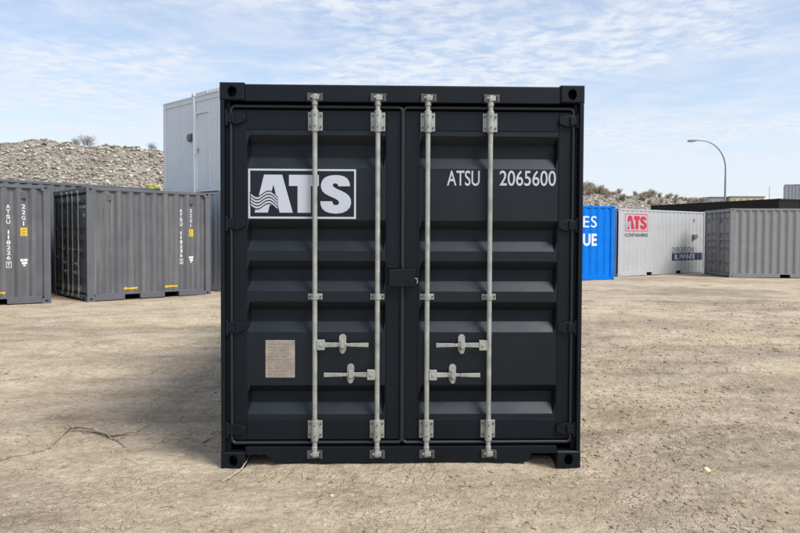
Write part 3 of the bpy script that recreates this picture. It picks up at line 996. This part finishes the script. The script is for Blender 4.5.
def stacked(s, u, v0, h, w, gap):
    out = []
    v = v0
    for ch in s:
        if ch != ' ':
            out.append((ch, u - w / 2 * (0.35 if ch in '1I' else 1), u + w / 2 * (0.35 if ch in '1I' else 1), v - h, v, 0.02))
        v -= h + gap
    return out


def grey_marks(root, FS, number, check, pockets_u, un, uc, vent_u):
    side_decal('prefix_lettering', stacked('ATSU', un, 2.156, 0.086, 0.075, 0.024), FS, M_TXTW, root)
    side_decal('number_lettering', stacked(number, un, 1.606, 0.086, 0.075, 0.024), FS, M_TXTW, root)
    side_decal('check_digit', [(check, un - 0.024, un + 0.024, 0.825, 0.905, 0.02)], FS, M_TXTW, root)
    d = Decal()
    for (a, b, c, e) in ((un - 0.05, un + 0.05, 0.92, 0.932), (un - 0.05, un + 0.05, 0.798, 0.810), (un - 0.05, un - 0.04, 0.810, 0.92), (un + 0.04, un + 0.05, 0.810, 0.92)): d.rect(a, b, c, e)
    side_decal('check_digit_box', d, FS, M_TXTW, root)
    side_decal('type_lettering', stacked('22G1', uc, 2.164, 0.092, 0.075, 0.03), FS, M_TXTW, root)
    side_decal('warning_label', Decal().rect(uc - 0.062, uc + 0.068, 1.48, 1.66), FS, M_YEL, root)
    d = Decal()
    for k in range(3): d.rect(uc - 0.04, uc + 0.045, 1.508 + k * 0.050, 1.519 + k * 0.050)
    side_decal('warning_label_print', d, FS, M_TXTK, root, 0.0045)
    d = Decal()
    d.rect(uc - 0.07, uc - 0.008, 0.93, 0.985); d.rect(uc + 0.0, uc + 0.07, 0.935, 0.985); d.rect(uc - 0.045, uc + 0.06, 0.87, 0.92); d.rect(uc - 0.02, uc + 0.03, 0.825, 0.86)
    side_decal('white_sticker', d, FS, M_TXTW, root)
    for u in pockets_u:
        side_decal('fork_mark', Decal().rect(u - 0.12, u + 0.15, 0.245, 0.285).poly([(u - 0.18, 0.265), (u - 0.12, 0.228), (u - 0.12, 0.302)]), FS, M_YEL, root)
    for u in vent_u:
        m = MB(FS)
        dd = -0.012
        m.box(u - 0.055, u + 0.055, 2.29, 2.45, dd - 0.036, dd + 0.006)
        for k in range(4): m.box(u - 0.048, u + 0.048, 2.305 + k * 0.036, 2.323 + k * 0.036, dd + 0.004, dd + 0.014)
        m.build('vent', M_GREYF, root, bevel=0.003)


ang2 = 0.753069
c2, FE2, FS2 = container((-7.00, 14.7265, Z0), ang2, 2.991, PG, dep=0.05, label='short grey container with doors at its left end and yellow fork marks', group='grey containers on the left')
grey_marks(c2, FS2, '118236', '2', (1.0, 1.96), 2.23, 2.48, (0.503, 2.49))
rdoor = [o for o in c2.children if o.name.startswith('door') and not o.name.startswith(('door_h', 'door_s'))][1]
put_decal('number_lettering', [('ATSU 118236 2', 1.72, 2.26, 2.12, 2.19, 0.01)], FE2, M_TXTW, rdoor, -0.052)
put_decal('type_lettering', [('22G1', 2.02, 2.2, 1.93, 2.0, 0.01)], FE2, M_TXTW, rdoor, -0.052)

ang1 = math.radians(32)
cx, cy = -7.69, 14.52
c1, FE1, FS1 = container((cx - 2.991 * math.cos(ang1), cy - 2.991 * math.sin(ang1), Z0), ang1, 2.991, PAL(M_GREY, M_GREYF, M_GDOOR), dep=0.05,
                         label='grey container at the left edge of the picture, cut off by it', group='grey containers on the left')
grey_marks(c1, FS1, '118226', '7', (1.02, 1.97), 2.19, 2.475, (2.478,))

# row behind them
A = Vector((-9.89, 16.33)); B = Vector((-7.17, 19.74))
dv = (B - A).normalized()
st = B - dv * 6.058
cr, FEr, FSr = container((st.x, st.y, Z0), math.atan2(dv.y, dv.x), 6.058, PAL(M_GREY2, M_GREY2, M_GREY2), H=2.896, doors=False,
                         label='taller dark grey container behind the two short grey ones, only its top rail showing', group='grey containers on the left')

# blue, white, pale grey on the right
ab = math.radians(16)
bx, by = 7.53, 23.15
cblue, FEb, FSb = container((bx - 6.058 * math.cos(ab), by - 6.058 * math.sin(ab), Z0), ab, 6.058, PAL(M_BLUE, M_BLUE, M_BLUE), doors=False, dep=0.026,
                            label='bright blue container with white lettering, half hidden by the black container', group='containers along the right side')

cwht, FEw, FSw = container((8.207, 24.775, Z0), 0.624365, 6.058, PAL(M_WHITE, M_WHITE, M_WHITE), doors=False, dep=0.022,
                           label='white container with red framed lettering beside the blue one', group='containers along the right side')

cgry, FEg, FSg = container((12.29, 24.56, Z0), math.radians(-4), 6.058, PAL(M_LGREY, M_LGREY, M_LGREY, M_LGREY, M_LGREY, M_LGREY),
                           label='pale grey container at the right edge with its doors towards the white one', group='containers along the right side')

side_decal('lettering', [('ES', 4.815, 5.365, 1.835, 2.23, 0.0)], FSb, M_TXTW, cblue)
side_decal('bold_lettering', [('UE', 4.815, 5.372, 1.191, 1.62, 0.03)], FSb, M_TXTW, cblue)
let, dark, wav, fr = logo_decals(0.408, 1.726, 1.457, 0.672)
side_decal('logo_letters', let, FSw, M_RED, cwht, 0.003)
side_decal('logo_wave_ground', dark, FSw, M_TXTW, cwht, 0.004)
side_decal('logo_waves', wav, FSw, M_NAVY, cwht, 0.005)
side_decal('logo_frame', fr, FSw, M_RED, cwht, 0.003)
side_decal('caption_lettering', [('CONTAINERS', 0.393, 1.87, 1.519, 1.648, 0.03)], FSw, M_TXTK, cwht)
side_decal('lettering', [('DIEROEFLOW', 3.568, 5.203, 0.877, 1.099, 0.0)], FSw, M_NAVY, cwht)
side_decal('navy_band', Decal().rect(3.553, 5.858, 0.544, 0.855), FSw, M_NAVY, cwht)
side_decal('band_lettering', [('BL WINNTE', 3.755, 5.212, 0.60, 0.80, 0.0)], FSw, M_TXTW, cwht, 0.0045)
m = MB(FSw)
m.box(5.05, 5.30, 1.46, 1.62, -0.05, 0.05); m.box(5.30, 5.42, 1.50, 1.62, -0.05, 0.03); m.tube([(5.10, 1.46, 0.0), (5.10, 1.38, 0.0), (5.06, 1.32, -0.02)], 0.015, 8)
m.build('socket_box', M_GREY2, cwht, bevel=0.006)
side_decal('warning_label', Decal().rect(5.46, 5.60, 1.52, 1.66), FSw, plain('faded_yellow', (0.6, 0.5, 0.18), 0.5), cwht)
m = MB(FSw)
for k in range(3): m.box(5.10, 5.24, 2.16 + k * 0.045, 2.185 + k * 0.045, -0.02, -0.004)
m.build('vent', M_LGREY, cwht)

# --- far black container on the terrace and the stacked pair at the right edge
M_BLACK2 = paint('matt_black_paint', (0.012, 0.013, 0.016), 0.7, 0.1, 0.03, spec=0.2)
container((22.2, 58.5, 1.47), math.atan2(-10.8, 4.85), 12.192, PAL(M_BLACK2, M_BLACK2, M_BLACK2), H=2.896, doors=False,
          label='long black container far behind the white one, its top edge showing', group='containers far back on the right')
M_SLATE = paint('slate_paint', (0.30, 0.325, 0.36), 0.5, 0.08, 0.05, streak=0.06)
container((37.1, 63.8, 1.5), math.radians(-28), 6.058, PAL(M_SLATE, M_SLATE, M_SLATE), doors=False,
          label='lower blue-grey container of the far stack, hidden behind the pale grey one', group='containers far back on the right')
container((37.1, 63.8, 1.5 + 2.593), math.radians(-28), 6.058, PAL(M_SLATE, M_SLATE, M_SLATE), doors=False,
          label='blue-grey container on top of the far stack at the right edge', group='containers far back on the right')


# ------------------------------------------------------------------ site cabins
def cabin():
    yaw = -0.724646
    root = empty('site_cabin', (-7.03, 19.63, Z0 + 2.70), yaw)
    tag(root, 'pale grey site cabin with a flat door, raised on top of another container', 'cabin')
    L, D, H = 2.991, 2.438, 2.655
    F = lambda u, v, d: (u, -d, v)
    e = 0.045
    m = MB(); m.box(0.06, L - 0.06, 0.06, D - 0.02, 0.05, H - 0.04); m.build('core', M_CABIN, root)
    for (x, y) in ((0, 0), (L - 0.12, 0), (0, D - 0.12), (L - 0.12, D - 0.12)):
        m = MB(); m.box(x, x + 0.12, y, y + 0.12, 0, H); m.build('corner_post', M_CABIN, root, bevel=0.006)
    m = MB(F); m.box(0.121, L - 0.121, H - 0.14, H - 0.012, -0.1, -0.012); m.build('top_rail', M_CABIN, root, bevel=0.006)
    m = MB(F); m.box(0.121, L - 0.121, 0.012, 0.10, -0.1, -0.012); m.build('bottom_rail', M_CABIN, root, bevel=0.006)
    m = MB(F); m.box(1.74, L - 0.02, H - 0.005, H + 0.10, -0.12, 0.006); 
    k = 2.35
    while k < L - 0.1:
        m.box(k, k + 0.05, H + 0.005, H + 0.094, 0.004, 0.028); k += 0.12
    m.build('ribbed_fascia', M_CABIN, root, bevel=0.004)
    us = [0.125, 0.93, 1.70]
    for a, b in zip(us, us[1:]):
        m = MB(F); m.box(a + 0.004, b - 0.004, 0.104, H - 0.144, -0.07, -0.028); m.build('wall_panel', M_CABIN, root, bevel=0.004)
    for (a, b, v0, v1) in ((2.47, L - 0.125, 0.104, H - 0.144), (1.70, 2.47, 2.24, H - 0.144)):
        m = MB(F); m.box(a + 0.004, b - 0.004, v0, v1, -0.07, -0.028); m.build('wall_panel', M_CABIN, root, bevel=0.004)
    # post with small finial standing on the joint
    m = MB(F); m.box(1.675, 1.745, 0.0, H + 0.02, -0.02, 0.045); m.box(1.655, 1.765, H + 0.005, H + 0.09, -0.03, 0.06); m.build('joint_post', M_CABIN, root, bevel=0.008)
    # door
    m = MB(F); m.box(1.80, 2.41, 0.11, 2.17, -0.06, -0.036)
    d = m.build('door', M_CABIN, root, bevel=0.004)
    m = MB(F); m.box(1.752, 1.795, 0.104, 2.235, -0.07, -0.004); m.box(2.415, 2.462, 0.104, 2.235, -0.07, -0.004); m.box(1.795, 2.415, 2.175, 2.235, -0.07, -0.004)
    m.build('door_frame', M_CABIN, d, bevel=0.004)
    m = MB(F); m.box(1.83, 1.87, 1.10, 1.26, -0.04, -0.022); m.tube([(1.85, 1.18, -0.03), (1.85, 1.18, 0.03), (1.95, 1.18, 0.03)], 0.012, 8); m.build('handle', M_ZINC, d)
    # wall lamp, lit by nothing in daylight
    m = MB(F); m.box(1.42, 1.58, 1.44, 1.66, -0.03, 0.04); m.prism([(1.44, 1.47), (1.56, 1.47), (1.56, 1.63), (1.44, 1.63)], 0.038, 0.09)
    m.build('wall_lamp', M_GREY2, root, bevel=0.01)
    m = MB(); m.box(0.0, L, 0.0, D, H - 0.011, H + 0.03); m.build('roof', M_CABIN, root)
    return root


yawc = -0.724646
cl, FEc, FSc = container((-7.03, 19.63, Z0), yawc, 2.991, PAL(M_CABIN2, M_CABIN2, M_CABIN2), H=2.69, doors=False,
                         label='blue-grey container carrying the pale cabin, seen between grey and black containers')
cabin()

# ------------------------------------------------------------------ crumpled yellow-green sheet on the rear container's roof edge
def crumple(name, centre, size, mat, seed, n=9):
    r = random.Random(seed)
    bm = bmesh.new()
    bmesh.ops.create_icosphere(bm, subdivisions=2, radius=0.5)
    for v in bm.verts:
        k = 1 + 0.45 * noise.noise(v.co * 3.1 + Vector((seed, 0, 0))) + r.uniform(-0.08, 0.08)
        v.co = Vector((v.co.x * size[0], v.co.y * size[1], max(-0.3, v.co.z) * size[2])) * k
    me = bpy.data.meshes.new(name); bm.to_mesh(me); bm.free(); me.materials.append(mat)
    o = bpy.data.objects.new(name, me); col.objects.link(o); o.location = centre
    return o


M_STRAP = plain('faded_yellow_sheet', (0.55, 0.52, 0.10), 0.6, var=0.5, scale=9)
p = B - dv * 0.16
nrm = Vector((-dv.y, dv.x))
o = crumple('plastic_sheet', (p.x + nrm.x * 0.16, p.y + nrm.y * 0.16, Z0 + 2.896 + 0.035), (0.42, 0.30, 0.26), M_STRAP, 3)
o.rotation_euler.z = math.atan2(dv.y, dv.x)
tag(o, 'small crumpled yellow-green sheet on the roof beside the pale cabin', 'sheet')

# ------------------------------------------------------------------ street lamp
M_LAMP = paint('lamp_steel', (0.24, 0.25, 0.26), 0.5, 0.1, 0.05, metal=0.3)
def street_lamp():
    bx, by = 29.5, 60.0
    bz = base_h(bx, by)
    root = empty('street_lamp', (bx, by, bz))
    tag(root, 'tall grey street lamp with a curved arm reaching left', 'street lamp')
    top, R = 10.35 - bz, 2.25
    path = [(0, 0, -0.1), (0, 0, 2.0), (0, 0, 5.0), (0, 0, top - R - 0.6)]
    rad = [0.10, 0.095, 0.08, 0.068]
    for i in range(1, 13):
        a = math.radians(i * 7.3)
        path.append((-(2.25) * (1 - math.cos(a)), 0, top - R - 0.35 + (R + 0.30) * math.sin(a)))
        rad.append(0.066 - 0.0018 * i)
    path.append((-2.75, 0, top - 0.02)); rad.append(0.042)
    m = MB(); m.tube(path, rad, 10); m.build('pole', M_LAMP, root, smooth=True)
    m = MB(); m.box(-0.2, 0.2, -0.2, 0.2, -0.1, 0.06); m.build('base_plate', M_LAMP, root, bevel=0.01)
    m = MB(); m.tube([(-2.62, 0, top), (-2.75, 0, top - 0.02), (-3.05, 0, top - 0.03), (-3.35, 0, top - 0.07), (-3.5, 0, top - 0.10)], [0.06, 0.10, 0.125, 0.105, 0.05], 12)
    h = m.build('lamp_head', M_LAMP, root, smooth=True)
    m = MB(); m.tube([(-2.9, 0, top - 0.10), (-3.15, 0, top - 0.14), (-3.4, 0, top - 0.13)], [0.06, 0.09, 0.05], 10); m.build('lens', plain('lamp_glass', (0.5, 0.52, 0.52), 0.2), h, smooth=True)


street_lamp()
m = MB(); m.tube([(0, 0, 0), (0, 0, 4.8)], [0.03, 0.02], 8)
px = 33.8
o = m.build('mast', M_LAMP); o.location = (px, 60.5, base_h(px, 60.5) - 0.1)
tag(o, 'thin bare mast standing beyond the long black container', 'mast')

# ------------------------------------------------------------------ far buildings
M_YB = paint('yellow_render', (0.52, 0.46, 0.27), 0.8, 0.05, 0.02, bump=0)
M_BB = paint('blue_grey_cladding', (0.26, 0.32, 0.38), 0.7, 0.05, 0.02, bump=0)
M_WIN = plain('far_window', (0.24, 0.25, 0.24), 0.2)
def far_building(loc, w, d, h, storeys, bays, mat, label):
    root = empty('building', loc, 0)
    tag(root, label, 'building')
    m = MB(); m.box(0, w, 0, d, -1, h); m.build('wall', mat, root)
    m = MB(); m.box(-0.3, w + 0.3, -0.3, d + 0.3, h - 0.001, h + 0.35); m.build('roof', M_GREY2, root)
    for s in range(storeys):
        for k in range(bays):
            x0 = w * (k + 0.22) / bays; x1 = w * (k + 0.78) / bays
            z0 = h - (s + 1) * 3.0 + 0.9
            m = MB(); m.box(x0, x1, -0.05, 0.2, z0, z0 + 1.5); m.build('window', M_WIN, root)
far_building((125.2, 250, 1), 12.6, 10, 15.7, 2, 5, M_YB, 'far pale yellow building above the long black container')
far_building((118.6, 252, 1), 5.6, 10, 15.6, 2, 2, M_BB, 'far blue-grey building left of the pale yellow one')

# ------------------------------------------------------------------ bare shrubs
M_TWIG = plain('bare_twigs', (0.38, 0.315, 0.24), 0.9, var=0.35, scale=3)
M_TWIG2 = plain('grey_twigs', (0.33, 0.31, 0.29), 0.9, var=0.3, scale=3)


def shrub_meshes(seed, h, spread, mat, stems=9, fine=26, thick=0.010):
    r = random.Random(seed)
    tr, cr = MB(), MB()
    for _ in range(stems):
        a = r.uniform(0, 6.28); lean = r.uniform(0.05, 0.6) * spread
        p = Vector((r.uniform(-0.12, 0.12), r.uniform(-0.12, 0.12), -0.1))
        q = p + Vector((math.cos(a) * lean * 0.5, math.sin(a) * lean * 0.5, h * r.uniform(0.35, 0.55)))
        e = q + Vector((math.cos(a + r.uniform(-0.6, 0.6)) * lean * 0.6, math.sin(a) * lean * 0.6, h * r.uniform(0.2, 0.42)))
        tr.tube([p, q, e], [thick * 1.9, thick * 1.3, thick * 0.7], 4, cap=False)
        for _k in range(fine):
            t = r.uniform(0.25, 1.9)
            b = p.lerp(q, t) if t < 1 else q.lerp(e, t - 1)
            d = Vector((r.gauss(0, 1), r.gauss(0, 1), r.uniform(0.1, 1.4))).normalized()
            ln = h * r.uniform(0.12, 0.34)
            m1 = b + d * ln * 0.5 + Vector((r.uniform(-1, 1), r.uniform(-1, 1), 0)) * 0.04
            cr.tube([b, m1, b + d * ln + Vector((0, 0, 0.06 * ln))], [thick * 0.75, thick * 0.6, thick * 0.4], 3, cap=False)
            for _j in range(2):
                d2 = (d + Vector((r.gauss(0, 0.6), r.gauss(0, 0.6), r.gauss(0, 0.4)))).normalized()
                cr.tube([m1, m1 + d2 * ln * 0.6], [thick * 0.5, thick * 0.35], 3, cap=False)
    return tr.mesh('trunk', mat, recalc=False), cr.mesh('crown', mat, recalc=False)


def plant(meshes, x, y, s, label, group=None, name='bare_shrub'):
    root = empty(name, (x, y, mound_h(x, y)), rnd.uniform(0, 6.28))
    root.scale = (s, s, s * rnd.uniform(0.85, 1.1))
    for nm, me in zip(('trunk', 'crown'), meshes):
        o = bpy.data.objects.new(nm, me); col.objects.link(o); o.parent = root
    tag(root, label, 'shrub', group)


SH = [shrub_meshes(31 + i, 1.2, 1.0, M_TWIG, thick=0.014) for i in range(4)]
SHG = [shrub_meshes(51 + i, 1.4, 0.8, M_TWIG2, thick=0.009) for i in range(2)]
for (px, s, lab) in ((78, 0.75, 'smaller bare shrub on the left ridge, left of the pair'), (88, 1.05, 'bare grey shrub on the left ridge above the short grey container'),
                     (153, 0.85, 'bare grey shrub on the left ridge beside the pale cabin')):
    x = (px - 400) / FPX * 46.5
    plant(SHG[int(px) % 2], x, 46.5, s, lab)
r = random.Random(77)
for i in range(110):
    px = r.uniform(578, 722)
    y = r.uniform(73.2, 78)
    x = (px - 400) / FPX * y
    big = 1.05 if px < 602 else (0.75 if px < 640 else 0.66)
    plant(SH[i % 4], x, y, big * r.uniform(0.65, 1.15), 'bare brown shrub in the scrub along the right ridge', 'bare shrubs on the right ridge')

# ------------------------------------------------------------------ loose grit, sticks, scraps
M_PEB = stone_mat('yard_grit', [(0.0, (0.24, 0.20, 0.15)), (0.4, (0.36, 0.305, 0.235)), (0.9, (0.44, 0.38, 0.30)), (1.0, (0.52, 0.48, 0.41))])
r = random.Random(91)
spots = []
while len(spots) < 9000:
    y = 2.6 + 8.4 * r.random() ** 1.6
    x = r.uniform(-0.75, 0.75) * y
    if -1.22 < x < 1.26 and 4.42 < y < 10.6: continue
    cl = noise.noise((x * 0.8, y * 1.2, 4.4))
    if r.random() > 0.45 + 0.9 * cl: continue
    s = 0.005 + 0.022 * r.random() ** 5
    spots.append((Vector((x, y, ground_h(x, y) + s * 0.10)), s))
scatter('loose_grit', spots, M_PEB, 12, 'small loose stones and crumbs of earth on the yard')

# lumps of dried earth, half sunk, in patches
r = random.Random(63)
vs, fs = [], []
sh = stone_shapes(16, 404)
cnt = 0
while cnt < 13000:
    y = 2.7 + 13.0 * r.random() ** 1.5
    x = r.uniform(-0.72, 0.72) * y
    if -1.24 < x < 1.28 and 4.36 < y < 10.6: continue
    k = noise.noise((x * 0.55 + 3, y * 0.9, 8.8)) + 0.5 * noise.noise((x * 1.9, y * 2.6, 1.8)) + 0.07 * x
    if r.random() > sm(-0.25, 0.55, k) * 0.9 + 0.10: continue
    cnt += 1
    s = (0.014 + 0.060 * r.random() ** 2.6) * (1 if y < 8 else 1.25)
    V, F = r.choice(sh)
    rot = Matrix.Rotation(r.uniform(0, 6.28), 3, 'Z') @ Matrix.Rotation(r.uniform(-0.35, 0.35), 3, 'X')
    p = Vector((x, y, ground_h(x, y)))
    zf = r.uniform(0.35, 0.7)
    b = len(vs)
    for v in V:
        q = rot @ v * s
        vs.append((p.x + q.x, p.y + q.y, p.z + q.z * zf + 0.02 * s))
    fs += [tuple(b + i for i in f) for f in F]
me = bpy.data.meshes.new('earth_clods'); me.from_pydata(vs, [], fs); me.materials.append(M_EARTH)
o = bpy.data.objects.new('earth_clods', me); col.objects.link(o)
tag(o, 'lumps of dried earth lying in patches on the yard', kind='stuff')

M_STICK = plain('dead_wood', (0.29, 0.24, 0.175), 0.9, var=0.4, scale=25)
M_STALK = plain('pale_stalk', (0.42, 0.37, 0.30), 0.85, var=0.25, scale=25)


def ground_at(px, py):
    d = FW + (px - 400) / FPX * RT - (py - CY) / FPX * UP
    t = -CAMH / d.z
    return d.x * t, d.y * t


def stick_path(pts, lift, seed, sub=5, wob=0.010):
    g = [Vector((*ground_at(px, py), 0)) for px, py in pts]
    out = []
    for i in range(len(g) - 1):
        for k in range(sub):
            out.append(g[i].lerp(g[i + 1], k / sub))
    out.append(g[-1])
    n = len(out)
    for i, p in enumerate(out):
        p.x += wob * noise.noise((i * 0.35, seed, 0)); p.y += wob * noise.noise((i * 0.35, seed, 9))
        p.z = ground_h(p.x, p.y) + lift(i / (n - 1))
    return out


root = empty('fallen_branch', (*ground_at(70, 433), 0))
tag(root, 'thin dead branch lying on the ground left of the black container', 'branch')
def stick(name, pts, r0, r1, lift, seed, parent, mat, n=7):
    P = stick_path(pts, lift, seed)
    k = len(P)
    rr = [(r0 + (r1 - r0) * i / (k - 1)) * (1 + 0.25 * noise.noise((i * 0.8, seed, 3))) for i in range(k)]
    m = MB(); off = Vector(parent.location) if parent else Vector((0, 0, 0))
    m.tube([p - off for p in P], rr, n)
    return m.build(name, mat, parent, smooth=True)
stick('main_stem', [(-12, 466), (12, 459), (30, 455), (46, 448), (60, 439), (69, 432), (80, 433.5), (95, 436), (112, 438.5)], 0.015, 0.012, lambda t: 0.008 + 0.03 * sm(0.5, 0.75, t) * (1 - 0.5 * sm(0.75, 1, t)), 1, root, M_STICK)
stick('side_twig', [(110, 438), (122, 437.5), (136, 437), (144, 434.5), (151, 430.5)], 0.011, 0.004, lambda t: 0.015 + 0.03 * t, 2, root, M_STICK)
stick('side_twig', [(104, 437.3), (112, 440), (119, 442), (125, 446)], 0.006, 0.003, lambda t: 0.02 - 0.012 * t, 3, root, M_STICK)
stick('side_twig', [(69, 432), (66, 429), (67, 427)], 0.006, 0.003, lambda t: 0.035 + 0.02 * t, 4, root, M_STICK)
o = stick('dry_stalk', [(254, 457.5), (250, 461), (246, 468), (239, 474.5), (230, 479), (222, 481.5)], 0.006, 0.0035, lambda t: 0.008 + 0.035 * (1 - t), 5, None, M_STALK)
tag(o, 'pale dry stalk sticking out from under the black container', 'stalk')
x, y = ground_at(201, 441)
o = stick('twig', [(203, 441.5), (209, 439), (214, 438)], 0.004, 0.002, lambda t: 0.004, 6, None, M_STICK)
tag(o, 'short dark twig on the ground close to the black container', 'twig')
M_SCRAP = plain('pale_scrap', (0.62, 0.60, 0.36), 0.6, var=0.25)
x, y = ground_at(706, 473)
o = crumple('scrap', (x, y, ground_h(x, y) + 0.012), (0.052, 0.040, 0.045), M_SCRAP, 8)
tag(o, 'small pale yellow scrap lying on the ground at the right', 'scrap')
x, y = ground_at(332, 498)
o = crumple('pebble', (x, y, ground_h(x, y) + 0.005), (0.022, 0.018, 0.018), plain('white_stone', (0.6, 0.58, 0.55), 0.8), 11)
tag(o, 'tiny white pebble in front of the black container', 'pebble')
